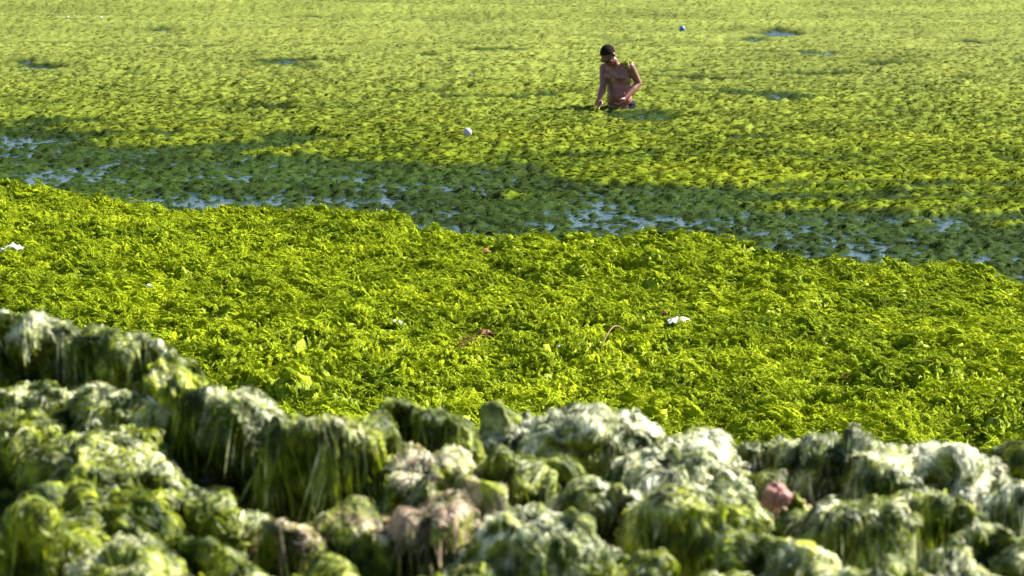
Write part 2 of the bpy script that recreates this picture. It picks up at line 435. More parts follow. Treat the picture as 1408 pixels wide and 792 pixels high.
def instancer(name, P, rot, scl, cols, parent, wads):
    me = bpy.data.meshes.new(name)
    n = len(P)
    me.vertices.add(n); me.vertices.foreach_set('co', P.astype(np.float32).ravel())
    a = me.attributes.new('rot', 'FLOAT_VECTOR', 'POINT'); a.data.foreach_set('vector', rot.astype(np.float32).ravel())
    a = me.attributes.new('scl', 'FLOAT_VECTOR', 'POINT'); a.data.foreach_set('vector', scl.astype(np.float32).ravel())
    a = me.attributes.new('idx', 'INT', 'POINT'); a.data.foreach_set('value', np.where(rng.uniform(size=n) < wads, rng.integers(0, 6, n), rng.integers(6, 10, n)).astype(np.int32))
    put_cols(me, cols)
    o = link(name, me, None, parent, kind='stuff')
    ng = bpy.data.node_groups.new(name, 'GeometryNodeTree')
    ng.interface.new_socket('Geometry', in_out='INPUT', socket_type='NodeSocketGeometry')
    ng.interface.new_socket('Geometry', in_out='OUTPUT', socket_type='NodeSocketGeometry')
    N, L = ng.nodes.new, ng.links.new
    gi, go = N('NodeGroupInput'), N('NodeGroupOutput')
    ci = N('GeometryNodeCollectionInfo'); ci.inputs['Collection'].default_value = tuft_col
    ci.inputs['Separate Children'].default_value = True; ci.inputs['Reset Children'].default_value = True
    ip = N('GeometryNodeInstanceOnPoints'); ip.inputs['Pick Instance'].default_value = True
    def na(nm, ty):
        x = N('GeometryNodeInputNamedAttribute'); x.data_type = ty; x.inputs['Name'].default_value = nm
        return x.outputs['Attribute']
    er = N('FunctionNodeEulerToRotation')
    L(na('rot', 'FLOAT_VECTOR'), er.inputs[0]); L(er.outputs[0], ip.inputs['Rotation'])
    L(na('scl', 'FLOAT_VECTOR'), ip.inputs['Scale']); L(na('idx', 'INT'), ip.inputs['Instance Index'])
    L(gi.outputs[0], ip.inputs['Points']); L(ci.outputs[0], ip.inputs['Instance']); L(ip.outputs[0], go.inputs[0])
    md = o.modifiers.new('fibres', 'NODES'); md.node_group = ng
    return o
def basis_euler(nrm, ang):
    z = nrm / np.linalg.norm(nrm, axis=1, keepdims=True)
    x = np.stack([np.cos(ang), np.sin(ang), np.zeros(len(ang))], -1); x -= z * (x * z).sum(1, keepdims=True); x /= np.linalg.norm(x, axis=1, keepdims=True) + 1e-9
    y = np.cross(z, x)
    return np.stack([np.arctan2(y[:, 2], z[:, 2]), -np.arcsin(np.clip(x[:, 2], -1, 1)), np.arctan2(x[:, 1], x[:, 0])], -1)
# carpet tufts
NT = 100000
ju = rng.integers(1, NX - 1, NT); jv = rng.integers(1, NY - 1, NT)
tp = CPOS[jv, ju] + rng.normal(0, 0.008, (NT, 3)) * np.array([1, 1, 0]); tn = CN[jv, ju]; ts = cs[jv, ju]
ok = (ts > -0.12) & (np.abs(tp[:, 0]) < 0.215 * tp[:, 1] + 0.9)
tp, tn, ts = tp[ok], tn[ok], ts[ok]; tx, ty = tp[:, 0], tp[:, 1]
fa = flow(tx, ty) + rng.normal(0, 0.45, len(tx))
trot = basis_euler(tn + np.array([0, 0, 0.3]), fa)
trot[:, :2] += rng.normal(0, 0.22, (len(tx), 2))
tp = tp + tn * rng.uniform(-0.006, 0.026, len(tx))[:, None]
sc = rng.uniform(0.45, 1.15, len(tx)) ** 1.2
tcol = carpet_cols(tx, ty, ts) * rng.uniform(0.8, 1.2, len(tx))[:, None]
dead = rng.uniform(size=len(tx)) < 0.0006
tcol[dead] = np.array([0.17, 0.11, 0.03])
instancer('seaweed_fibres', tp, trot, np.stack([sc, sc, sc * rng.uniform(0.7, 1.4, len(tx))], -1), tcol, carpet, 0.72)
# floating tufts
NF = 230000
ty = 18 + 36 * rng.uniform(0, 1, NF) ** 1.15; tx = rng.uniform(-1.04, 1.04, NF) * (1.6 + 0.215 * ty)
ok = ty - edge_y(tx) > -0.2
tx, ty = tx[ok], ty[ok]
h, w = mat_fn(tx, ty)
ok = (h > 0.004)
tx, ty, h, w = tx[ok], ty[ok], h[ok], w[ok]
fa = rng.normal(0, 0.5, len(tx)) + 0.6 * n2(tx * 0.4, ty * 0.4, 91)
sc = rng.uniform(0.24, 0.60, len(tx)) * (1 - 0.30 * w) * (1 - 0.25 * sstep(26, 42, ty))
trot = np.stack([rng.normal(0, .12, len(tx)), rng.normal(0, .12, len(tx)), fa], -1)
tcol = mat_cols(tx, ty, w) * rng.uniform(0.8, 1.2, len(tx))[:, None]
tcol = mix(tcol, GRN * 0.6, np.where(rng.uniform(size=len(tx)) < 0.45, 0.65 * w * rng.uniform(size=len(tx)), 0))
instancer('seaweed_fibres', np.stack([tx, ty, h + swell(tx, ty) - 0.004 * w], -1), trot, np.stack([sc * 1.35, sc, sc * (0.75 - 0.3 * w) * (1 - 0.45 * sstep(24, 40, ty))], -1), tcol, floating, 0.4)

# ------------------------------------------------------------------ foreground mounds
# (x, top y, width, height in pixels, distance, bleach, warm tone, undercut, curtain, pink, label)
MOUNDS = [
 (68, 410, 105, 160, 6.65, .75, .45, .45, .6, 0, 'peaked seaweed mound with a pale tip, tallest point of the bank'),
 (-5, 468, 100, 130, 6.55, .50, .50, .35, .6, 0, "green mound beside the peaked mound at the high end of the bank"),
 (140, 446, 130, 130, 6.55, .50, .55, .55, .5, 0, 'dark hollowed seaweed mound beside the pale peaked tip'),
 (192, 468, 110, 110, 6.45, .60, .45, .40, .6, 0, "pale green shoulder between the dark hollowed mound and the olive green dome"),
 (208, 503, 165, 130, 6.2, .30, .70, .25, .4, 0, 'smooth olive green dome of seaweed below the peaked mound'),
 (335, 511, 175, 150, 6.15, .62, .45, .40, .6, 0, 'broad mound with a white bleached cap beside the olive green dome'),
 (452, 547, 175, 190, 5.95, .42, .55, .55, 1.6, 0, 'mound with a long pale green curtain of strands hanging over a dark hollow'),
 (588, 537, 160, 190, 6.05, .30, .40, .50, 1.5, 0, 'dark arched mound with bright strands trailing down one side'),
 (715, 562, 170, 120, 6.3, .75, .45, .35, .5, 0, "whitish mound on the crest right beside the dark arched mound"),
 (800, 547, 190, 130, 6.25, .80, .45, .30, .4, 0, 'wide white bleached mound with a small pointed crest'),
 (925, 588, 190, 100, 6.35, .85, .40, .35, .4, 0, "low bleached ridge running along the crest next to the pointed white mound"),
 (1000, 597, 90, 90, 6.45, .70, .55, .3, .5, 0, "small yellowish knob at the end of the low bleached ridge"),
 (1085, 600, 140, 110, 6.35, .60, .40, .45, .5, 0, "grey green mound on the crest behind the small pink lump"),
 (1190, 598, 200, 110, 6.2, .65, .45, .60, .6, 0, 'long flat mound roofing a black hollow along the crest'),
 (1312, 606, 150, 125, 6.15, .90, .40, .35, .6, 0, 'whitest bleached mound on the crest next to the long flat mound'),
 (1385, 606, 110, 110, 6.3, .20, .50, .40, .5, 0, 'plain dark green mound at the end of the crest behind the whitest mound'),
 (62, 514, 150, 90, 6.25, .55, .45, .40, .5, 0, "pale streaked ridge of seaweed directly below the peaked mound"),
 (40, 560, 170, 100, 6.0, .30, .50, .45, .6, 0, "dark green mound below the pale streaked ridge"),
 (150, 545, 130, 80, 6.1, .55, .40, .40, .5, 0, "whitish saddle of seaweed joining the pale streaked ridge to the olive dome"),
 (115, 596, 260, 110, 5.75, .45, .60, .45, .8, 0, 'long yellow green ridge of seaweed below the olive green dome'),
 (215, 620, 130, 90, 5.7, .45, .60, .40, .6, 0, "rounded end of the long yellow green ridge"),
 (260, 656, 170, 130, 5.45, .45, .60, .35, .5, 0, "mottled green mound sloping down beside the vivid green mound"),
 (95, 658, 240, 200, 5.25, .10, .62, .40, .8, 0, 'large vivid green unbleached mound at the foot of the yellow green ridge'),
 (188, 735, 190, 150, 5.05, .55, .75, .30, .6, 0, 'pale yellow bulging mound in front of the vivid green mound'),
 (10, 690, 120, 160, 5.15, .15, .55, .45, .7, 0, "narrow dark green mound adjoining the large vivid green mound"),
 (275, 715, 150, 120, 5.2, .40, .55, .45, .7, 0, "small mound between the pale yellow bulge and the mottled slope"),
 (368, 682, 140, 150, 5.5, .60, .50, .40, .8, 0, "whitish yellow mound under the broad mound with the white cap"),
 (420, 690, 110, 140, 5.35, .45, .50, .40, .8, .6, "narrow pink streaked mound under the hanging curtain of strands"),
 (505, 682, 170, 150, 5.4, .40, .50, .45, .8, .35, 'brownish pink flecked mound under the hanging curtain of strands'),
 (560, 614, 190, 110, 5.75, .65, .55, .40, .8, .35, "pale tangled mound between the hanging curtain and the dark arch"),
 (635, 672, 200, 150, 5.4, .70, .55, .35, .6, .75, 'beige pink mound of dried seaweed below the dark arched mound'),
 (725, 690, 190, 170, 5.2, .75, .60, .30, .5, 0, "large frosted white green mound sloping down beside the beige pink mound"),
 (715, 612, 160, 150, 5.85, .45, .45, .45, .6, 0, "grey green mound below the whitish mound on the crest"),
 (655, 612, 90, 100, 5.95, .30, .60, .40, .9, 0, "small bright green mound at the foot of the dark arch's trailing strands"),
 (835, 638, 150, 170, 5.65, .65, .50, .55, .9, 0, 'mound with whitish strands hanging over a deep black gap'),
 (945, 655, 180, 160, 5.5, .60, .85, .55, 1.1, 0, 'bright yellow white dome with strands dripping from its rim'),
 (925, 614, 180, 80, 5.95, .70, .40, .55, .4, 0, "white rimmed mound with a dark front behind the bright yellow white dome"),
 (1030, 636, 110, 80, 5.95, .35, .40, .40, .4, .55, "brownish pink tinged mound just behind the small pink lump"),
 (1015, 660, 110, 110, 5.75, .50, .50, .45, .7, 0, "small green mound between the bright dome and the small pink lump"),
 (1068, 716, 170, 150, 5.2, .60, .60, .50, .8, 0, 'pale flecked mound in front of the small pink lump'),
 (1160, 664, 170, 170, 5.65, .55, .45, .60, 1.5, 0, 'overhanging mound with thin loose strands dangling into a black hollow'),
 (1265, 652, 170, 160, 5.7, .40, .50, .50, 1.0, 0, "arched green mound with dense strands beside the thin dangling strands"),
 (1385, 645, 120, 120, 5.75, .85, .45, .40, .6, 0, 'white bleached mound below the whitest mound of the crest'),
 (1345, 705, 130, 130, 5.45, .55, .50, .45, .8, 0, "pale green mound in front of the white bleached lower mound"),
 (1255, 768, 260, 120, 4.95, .60, .60, .35, .5, 0, 'low wide mound with pale stripes in front of the dangling strands'),
 (1400, 735, 110, 130, 5.25, .60, .50, .40, .8, 0, "striped pale mound at the low end of the bank beside the pale green mound"),
 (870, 745, 180, 130, 5.1, .30, .50, .45, .9, 0, "dark shaded mound below the whitish strands and the deep black gap"),
 (985, 765, 130, 110, 5.0, .35, .60, .45, .9, 0, "yellow green mound with loose strands in front of the bright dome"),
 (590, 768, 160, 110, 5.0, .45, .60, .40, .8, .2, "yellow green mound at the foot of the beige pink mound"),
 (455, 765, 150, 110, 5.0, .40, .65, .40, .8, .1, "yellow green mound at the foot of the brownish pink flecked mound"),
 (345, 772, 130, 110, 5.0, .40, .60, .40, .8, 0, "green mound at the foot of the whitish yellow mound"),
 (1155, 775, 90, 90, 5.05, .35, .55, .45, .9, 0, "small green mound between the pale flecked mound and the low wide mound"),
]
def mound_dir(th, ph):
    return np.stack([np.sin(th) * np.cos(ph), np.sin(th) * np.sin(ph), np.cos(th)], -1)
# The bank is one continuous heap: every mound contributes a steep-fronted dome, the domes are joined, folded and pushed
# forward over their own feet; each mound's share of the surface becomes that mound's mat.
FX, FY = 600, 600
fx, fy = np.meshgrid(np.linspace(-1.75, 1.75, FX), np.linspace(4.25, 7.15, FY))
wx = fx + 0.060 * n2(fx * 2.9, fy * 2.9, 201) + 0.032 * n2(fx * 7, fy * 7, 202) + 0.012 * n2(fx * 22, fy * 22, 203)
wy = fy + 0.060 * n2(fx * 2.9, fy * 2.9, 204) + 0.032 * n2(fx * 7, fy * 7, 205) + 0.012 * n2(fx * 22, fy * 22, 206)
info = []
wsum = np.zeros_like(fx); zsum = np.zeros_like(fx)
for i, (px, py, wp, hp, Y, bleach, warm, uc, curtain, pink, label) in enumerate(MOUNDS):
    rs = np.random.default_rng(500 + i)
    top = at_y(px, py - (20 if i < 5 else 10), Y); k = FPX / Y
    a = wp / k / 2 * 1.10; h = hp / k * 1.35
    info.append((top, a, h, rs.uniform(-0.95, 0.0), rs.uniform(0.5, 0.85), rs.uniform(0.9, 1.6), rs.uniform(1.8, 3.2)))
    fl = top.z - h
    ww = 1 / (((fx - top.x) ** 2 + (fy - top.y) ** 2) + 0.02) ** 2
    wsum += ww; zsum += ww * fl
floor_z = zsum / wsum + 0.03 + 0.05 * np.abs(n2(wx * 6, wy * 6, 207)) + 0.12 * (np.abs(n2(wx * 2.4, wy * 2.4, 208)) + 0.2) * sstep(1.2, 1.45, np.abs(fx))
back = sstep(6.72, 7.15, fy); floor_z = floor_z * (1 - back) + (floor_z - 0.5) * back
H_ = floor_z.copy(); own = np.full(fx.shape, -1)
for i, (top, a, h, yaw, bf, bb, pw) in enumerate(info):
    dx = wx - top.x; dy = wy - top.y
    cy, sy = math.cos(yaw), math.sin(yaw)
    u = (cy * dx + sy * dy) / a / 1.15; v = (-sy * dx + cy * dy) / a
    v = np.where(v < 0, v / bf, v / bb)
    rho = np.sqrt(u * u + v * v) * (1 + 0.16 * n2(np.arctan2(v, u) * 1.9, u * 0 + i, 210))
    dome = np.clip(1 - rho ** pw, 0, None) ** 0.5
    z = np.where(dome > 0, top.z - h + (h - 0.035) * dome, -9.0)
    m_ = z > H_
    H_ = np.where(m_, z, H_); own = np.where(m_, i, own)
gxh = np.gradient(H_, fx[0, 1] - fx[0, 0], axis=1); gyh = np.gradient(H_, fy[1, 0] - fy[0, 0], axis=0)
steep = np.clip(np.hypot(gxh, gyh) / 2.5, 0, 1)
fold = np.abs(n2(wx * 20 + 0 * wy, H_ * 4.0 + wy * 4.0, 211)) - 0.2
H_ = H_ + (1 - 0.6 * steep) * (0.045 * np.abs(n2(wx * 5.5, wy * 4.5, 212)) + 0.020 * np.abs(n2(wx * 12, wy * 10, 213)) + 0.012 * np.abs(n2(wx * 28, wy * 24, 214)) - 0.02)
# push forward: high places lean towards -y and sideways a little, folds run down the steep fronts
sm = H_.copy()
for _ in range(24):
    sm[1:-1, :] = (sm[:-2, :] + sm[1:-1, :] * 2 + sm[2:, :]) / 4; sm[:, 1:-1] = (sm[:, :-2] + sm[:, 1:-1] * 2 + sm[:, 2:]) / 4
for _ in range(3):
    k_ = 9
    sm = np.minimum(sm, np.minimum(np.roll(sm, k_, 0), np.roll(sm, -k_, 0)))
rel = np.clip(H_ - sm, 0, 0.4)
PX = fx + 0.035 * n2(fx * 4, fy * 4, 215) * rel / 0.15 + 0.02 * steep * n2(wx * 9, H_ * 9, 217)
PY = fy - 0.68 * rel - 0.035 * fold * steep + 0.012 * n2(fx * 14, H_ * 14, 216) * steep
POS = np.stack([PX, PY, H_], -1)
# wads and hollows stand out along the surface normal, on the steep fronts too
NRM = normals(POS)
for _ in range(4):
    NRM[1:-1, 1:-1] = (NRM[:-2, 1:-1] + NRM[2:, 1:-1] + NRM[1:-1, :-2] + NRM[1:-1, 2:] + 2 * NRM[1:-1, 1:-1]) / 6
q3 = POS * np.array([1.0, 1.0, 0.75]); q3 = q3 + 0.02 * np.stack([n3(POS * 11, 31), n3(POS * 11, 32), n3(POS * 11, 33)], -1)
wad = 0.062 * (np.abs(n3(q3 * 8.0, 34)) - 0.2) + 0.026 * (np.abs(n3(q3 * 19.0, 35)) - 0.2) + 0.013 * (np.abs(n3(q3 * 42.0, 36)) - 0.2)
wad -= 0.060 * sstep(0.28, 0.60, n3(q3 * 7.0, 37))
POS = POS + NRM * wad[..., None]
du = np.gradient(POS, axis=1); dv = np.gradient(POS, axis=0)
NRM = np.cross(du, dv); NRM /= np.linalg.norm(NRM, axis=-1, keepdims=True) + 1e-9
def bank_cols(pos, up, own_, rnd=0.0):
    q = pos / 0.10
    nA = n3(q * 0.8, 10); nB = n3(q * 2.6, 11); nC = n3(q * 7.0, 12)
    T = np.array([(m[5], m[6], m[9]) for m in MOUNDS] + [(0.25, 0.45, 0.0)])[own_]
    bleach, warm, pink = T[..., 0], T[..., 1], T[..., 2]
    g = mix(GRN * 0.5, np.array([0.37, 0.42, 0.012]), np.clip(warm - 0.12 + 0.7 * nA + 0.5 * nB, 0, 1))
    nD = n3(q * 1.1, 14)
    g = mix(g, DRK * 0.8, np.clip(0.30 + 0.9 * nD - 0.6 * nB - 0.5 * nC, 0, 0.92))
    bl = np.clip((bleach * 1.9 - 0.94) + 0.8 * nA + 0.7 * nB + 0.5 * nC + rnd, 0, 1) * sstep(-0.45, 0.65, up)
    c = mix(g, WHT, np.clip(bl, 0, 0.95))
    c = mix(c, PNK, np.where(pink > 0, np.clip(pink * 1.5 - 0.6 + 0.9 * nA + 0.7 * nC, 0, 0.8) * sstep(-0.2, 0.5, up), 0))
    return np.clip(c, 0.003, 0.8)
COLS = bank_cols(POS, NRM[..., 2], own)
FQ = grid_quads(FY, FX)
ownq = own.reshape(-1)[FQ]
ownf = np.sort(ownq, 1)[:, 2]
PV = POS.reshape(-1, 3); CV = COLS.reshape(-1, 3)
def part_mesh(name, sel, origin):
    q = FQ[sel]; used = np.unique(q); rm = np.zeros(len(PV), np.int64); rm[used] = np.arange(len(used))
    return mesh_np(name, PV[used] - np.array(origin), rm[q], True, CV[used])
# strands: walk down the heap, then hang free from the overhanging rims
def samp(G, iu, iv):
    iu = np.clip(iu, 0, FX - 1.001); iv = np.clip(iv, 0, FY - 1.001)
    a0 = iu.astype(int); b0 = iv.astype(int); fu = (iu - a0)[..., None]; fv = (iv - b0)[..., None]
    g = lambda j, i_: G[j, i_]
    return (g(b0, a0) * (1 - fu) + g(b0, a0 + 1) * fu) * (1 - fv) + (g(b0 + 1, a0) * (1 - fu) + g(b0 + 1, a0 + 1) * fu) * fv
GR = np.stack([np.gradient(H_, axis=1) / (3.5 / FX), np.gradient(H_, axis=0) / (2.9 / FY)], -1)
su, sv = (FX - 1) / 3.5, (FY - 1) / 2.9
def walk(iu0, iv0, step, m, rs, follow, dirs):
    iu, iv = iu0.copy(), iv0.copy(); hang = np.zeros(len(iu), bool); out = []; nr = []
    pos = samp(POS, iu, iv); nn = samp(NRM, iu, iv)
    sway = rs.normal(0, 0.30, (len(iu), 2))
    for t in range(m):
        out.append(pos.copy()); nr.append(nn.copy())
        g = samp(GR, iu, iv); gl = np.linalg.norm(g, axis=1, keepdims=True) + 1e-6
        d = -g / gl * follow * np.clip(gl, 0, 1) + dirs; d /= np.linalg.norm(d, axis=1, keepdims=True) + 1e-6
        dirs = dirs + rs.normal(0, 0.25, dirs.shape)
        sl = 1 / np.sqrt(1 + gl[:, 0] ** 2)
        niu = iu + d[:, 0] * step * sl * su; niv = iv + d[:, 1] * step * sl * sv
        npos = samp(POS, niu, niv); nn2 = samp(NRM, niu, niv)
        hang |= ((nn2[:, 2] < 0.30) & (follow > 0.5)) & (d[:, 1] < 0.3)
        free = pos + np.stack([sway[:, 0] * step * 0.6, sway[:, 1] * step * 0.4 - 0.05 * step, -step * np.ones(len(step))], -1)
        pos = np.where(hang[:, None], free, npos); nn = np.where(hang[:, None], nn * 0.7 + np.array([0, -0.3, 0.05]), nn2)
        iu = np.where(hang, iu, niu); iv = np.where(hang, iv, niv)
    return np.stack(out, 1), np.stack(nr, 1)
rs = np.random.default_rng(900)
vis = np.argwhere((own >= 0))
_aw = np.linalg.norm(np.cross(du, dv), axis=-1)[own >= 0]; _aw = np.minimum(_aw, np.percentile(_aw, 98)); _aw = np.cumsum(_aw) / _aw.sum()
def pick_vis(n):
    return vis[np.searchsorted(_aw, rs.uniform(0, 1, n)).clip(0, len(vis) - 1)]
def strand_set(n, kind):
    m = 9
    cur = np.array([x[8] for x in MOUNDS])
    if kind == 'drape':
        nl = n // 8
        c = vis[rs.integers(0, len(vis), nl * 6)]
        keep_p = (NRM[c[:, 0], c[:, 1], 2] > 0.25) & (rs.uniform(size=len(c)) < np.clip(cur[own[c[:, 0], c[:, 1]]] * 0.55, 0, 1) * (0.35 + 0.65 * (GR[c[:, 0], c[:, 1], 1] > 0.5)))
        c = c[keep_p][:nl]; nl = len(c)
        w_ = rs.integers(0, nl, n)
        iv0 = c[w_, 0] + rs.normal(0, 4, n); iu0 = c[w_, 1] + rs.normal(0, 1.8, n)
        L_ = (rs.uniform(0.04, 0.25, nl) * (0.6 + 0.5 * cur[own[c[:, 0], c[:, 1]]]))[w_] * rs.uniform(0.7, 1.15, n)
        P_, Nn = walk(iu0, iv0, L_ / m, m, rs, 1.0, (rs.normal(0, 0.35, (nl, 2)) + np.array([0, -0.25]))[w_] + rs.normal(0, 0.08, (n, 2)))
        ow = own[c[w_, 0], c[w_, 1]]
        wd = rs.uniform(0.003, 0.0085, n)
        off = rs.uniform(0.001, 0.012, n)
        rnd = np.clip(rs.normal(1.2, 0.4, nl)[w_] * rs.uniform(0.75, 1.3, n), 0.4, 1.8); rb = rs.normal(-0.15, 0.25, nl)[w_]
    else:
        c = pick_vis(n)
        pc = POS[c[:, 0], c[:, 1]]
        an = -1.4 + 4.0 * n3(pc * 5.0, 61) + rs.normal(0, 0.45, n)
        P_, Nn = walk(c[:, 1] + rs.uniform(-.5, .5, n), c[:, 0] + rs.uniform(-.5, .5, n), rs.uniform(0.03, 0.10, n) / m, m, rs, 0.45, np.stack([np.cos(an), np.sin(an)], -1))
        ow = own[c[:, 0], c[:, 1]]
        wd = rs.uniform(0.002, 0.006, n); off = rs.uniform(0.0, 0.014, n)
        rnd = rs.uniform(0.4, 1.7, n); rb = rs.normal(0.0, 0.35, n)
    t = np.linspace(0, 1, m)[None, :]
    P_ = P_ + Nn * (off[:, None] * np.sin(np.pi * np.clip(t + 0.08, 0, 1)) + 0.0012)[..., None]
    side = Nn + rs.normal(0, 0.35, (n, 1, 3))
    w = wd[:, None] * (1 - 0.65 * t ** 1.6)
    v, q = ribbons(P_, w, side)
    up = np.repeat(np.clip(Nn[..., 2] + 0.15, -1, 1), 2, axis=1).reshape(-1)
    cl = bank_cols(v, up, np.repeat(ow, 2 * m), np.repeat(rb, 2 * m)) * np.repeat(rnd, 2 * m)[:, None]
    return v.reshape(n, -1, 3), np.clip(cl, 0, 0.8).reshape(n, -1, 3), ow
sets = [strand_set(10000, 'drape'), strand_set(24000, 'fuzz')]
SV = np.concatenate([x[0] for x in sets]); SC = np.concatenate([x[1] for x in sets]); SO = np.concatenate([x[2] for x in sets])
MS = 9
sq1 = np.stack([np.arange(MS - 1) * 2, np.arange(MS - 1) * 2 + 1, np.arange(MS - 1) * 2 + 3, np.arange(MS - 1) * 2 + 2], -1)
for i, mm in enumerate(MOUNDS):
    top, a, h = info[i][:3]; label = mm[10]
    sel = ownf == i
    if not sel.any():
        continue
    loc = Vector((top.x, top.y, top.z - h))
    root = bpy.data.objects.new('seaweed_mound', None)
    COL.objects.link(root); root.location = loc; root.empty_display_size = 0.05
    root['label'] = label; root['category'] = 'seaweed mound'; root['group'] = 'seaweed mounds of the foreground bank'
    link('mat', part_mesh('mat', sel, loc), M_MOUND, root)
    pick = SO == i; n_ = int(pick.sum())
    if n_:
        q = (np.arange(n_)[:, None, None] * (2 * MS) + sq1[None]).reshape(-1, 4)
        link('strands', mesh_np('strands', SV[pick].reshape(-1, 3) - np.array(loc), q, True, SC[pick].reshape(-1, 3)), M_STRAND, root, kind='stuff')
link('seaweed_bank', part_mesh('seaweed_bank', ownf < 0, (0, 0, 0)), M_MOUND, None,
     kind='structure', label='dark bank of seaweed under the foreground mounds')
# skirt of the bank down to the beach and out to the sides
bxs, bys = np.meshgrid(np.linspace(-6, 6, 160), np.linspace(2.0, 10.5, 110))
bz = 1.72 + 0.25 * (np.abs(n2(bxs * 1.8, bys * 1.8, 221)) + 0.5 * np.abs(n2(bxs * 4, bys * 4, 222))) - 0.35 * (1 - sstep(1.4, 1.9, np.abs(bxs)))
bz = bz * (1 - sstep(6.3, 9.8, bys)) + 0.1 * sstep(6.3, 9.8, bys)
bc = bank_cols(np.stack([bxs, bys, bz], -1), np.ones_like(bxs), np.full(bxs.shape, -1))
link('seaweed_slope', mesh_np('seaweed_slope', np.stack([bxs, bys, bz], -1).reshape(-1, 3), grid_quads(110, 160), True, bc.reshape(-1, 3)), M_MOUND, None,
     kind='structure', label='slope of seaweed falling from the bank to the beach')
# small pink lump among the mounds
def lump_mesh(name, r, seed, sq=(1, 1, 1), rough=0.35, nth=16, nph=26):
    th, ph = np.meshgrid(np.linspace(0.02, math.pi - 0.02, nth), np.linspace(0, 2 * np.pi, nph, endpoint=False), indexing='ij')
    d = mound_dir(th, ph)
    rr = r * (1 + rough * n3(d * 1.6, seed) + rough * 0.8 * np.abs(n3(d * 4.0, seed + 1)) + rough * 0.3 * n3(d * 10, seed + 2))
    return mesh_np(name, (d * rr[..., None] * np.array(sq)).reshape(-1, 3), grid_quads(nth, nph, True)[:, ::-1], True)
M_PINK = plain_mat('pink_algae', (0.34, 0.17, 0.15), 0.8, 0.2, 0.4, 50, 0.8)
o = link('pink_seaweed', lump_mesh('pink_seaweed', 0.025, 3.3, (1.1, .9, .9), 0.75, 30, 44), M_PINK, None,
         label='small pink lump of dried seaweed between green mounds', category='seaweed')
o.location = at_y(1066, 682, 5.50)

# ------------------------------------------------------------------ litter
M_WHITE = plain_mat('white_plastic', (0.6, 0.6, 0.57), 0.5, 0.4, 0.1, 30)
M_FLOAT = plain_mat('float_plastic', (0.36, 0.36, 0.42), 0.4, 0.5, 0.12, 20)
M_BLUE = plain_mat('blue_plastic', (0.02, 0.12, 0.50), 0.4, 0.5, 0.2, 20)
M_BROWN = plain_mat('brown_leaf', (0.14, 0.045, 0.02), 0.7, 0.3, 0.3, 40)
M_ORANGE = plain_mat('orange_scrap', (0.22, 0.10, 0.015), 0.7, 0.3, 0.3, 40)
M_STALK = plain_mat('stalk', (0.16, 0.10, 0.03), 0.7, 0.3, 0.3, 40)
def crumple(name, w, d, h, seed, n=12, arch=0.5):
    """a crumpled scrap of film: thin folded sheet with thickness"""
    u, v = np.meshgrid(np.linspace(-1, 1, n), np.linspace(-1, 1, n))
    z = h * (arch * (1 - u * u) + 0.7 * np.abs(n2(u * 1.6, v * 1.6, seed)) + 0.15 * n2(u * 3, v * 3, seed + 1))
    ed = 1 + 0.2 * n2(u * 1.5 + 5, v * 1.5, seed + 2)
    top = np.stack([u * w / 2 * ed, v * d / 2 * ed, z], -1).reshape(-1, 3)
    bot = top - np.array([0, 0, 0.004])
    q = grid_quads(n, n); qb = (q + n * n)[:, ::-1]
    rim = [i for i in range(n)] + [n * r + n - 1 for r in range(1, n)] + [n * (n - 1) + c for c in range(n - 2, -1, -1)] + [n * r for r in range(n - 2, 0, -1)]
    rim = np.array(rim); nx = np.roll(rim, -1)
    qs = np.stack([nx, rim, rim + n * n, nx + n * n], -1)
    return mesh_np(name, np.vstack([top, bot]), np.vstack([q, qb, qs]), True)
def litter(name, me, mat, p, rz, label, cat, lift=0.0, group=None):
    o = link(name, me, mat, None, label=label, category=cat)
    if group: o['group'] = group
    o.location = (p.x, p.y, p.z + lift); o.rotation_euler = (0.1, -0.1, rz)
    return o
litter('plastic_strip', crumple('plastic_strip', 0.17, 0.09, 0.05, 3.1), M_WHITE, on_carpet(14, 348), -0.3, 'curved white plastic strip lying on the seaweed carpet', 'litter', 0.02)
litter('plastic_scrap', crumple('plastic_scrap', 0.13, 0.08, 0.045, 8.4, 14, 0.1), M_WHITE, on_carpet(930, 446), 0.2, 'crumpled two lobed white plastic scrap beside a small brown fragment', 'litter', 0.02)
litter('foam_chunk', lump_mesh('foam_chunk', 0.03, 5.0, (1.2, 1, .8), 0.3), M_WHITE, on_carpet(541, 447), 0.2, 'white foam chunk on the carpet up from the brown leaf', 'litter', 0.02)
litter('foam_chunk', lump_mesh('foam_chunk', 0.02, 6.0, (1.1, 1, .9), 0.3), M_WHITE, on_carpet(768, 480), 0.2, 'small white foam bit beside the curved brown stalk', 'litter', 0.015)
litter('foam_chunk', lump_mesh('foam_chunk', 0.016, 6.5, (1.2, 1, .8), 0.3), M_WHITE, on_carpet(208, 395), 0.2, 'tiny white foam crumb alone on swirled seaweed', 'litter', 0.015)
litter('dead_leaf', crumple('dead_leaf', 0.085, 0.10, 0.06, 12.0, 12, 0.5), M_BROWN, on_carpet(666, 469), 0.6, 'curled reddish brown leaf on the seaweed carpet', 'leaf', 0.02)
litter('brown_fragment', lump_mesh('brown_fragment', 0.018, 9.0, (.9, .8, 1.0), 0.4), M_BROWN, on_carpet(913, 437), 0.6, 'small brown fragment beside the crumpled plastic scrap', 'litter', 0.012)
litter('orange_scrap', crumple('orange_scrap', 0.06, 0.10, 0.03, 14.0, 10, 0.3), M_ORANGE, on_carpet(672, 346), 0.3, 'orange brown scrap near the water edge of the carpet', 'litter', 0.015)
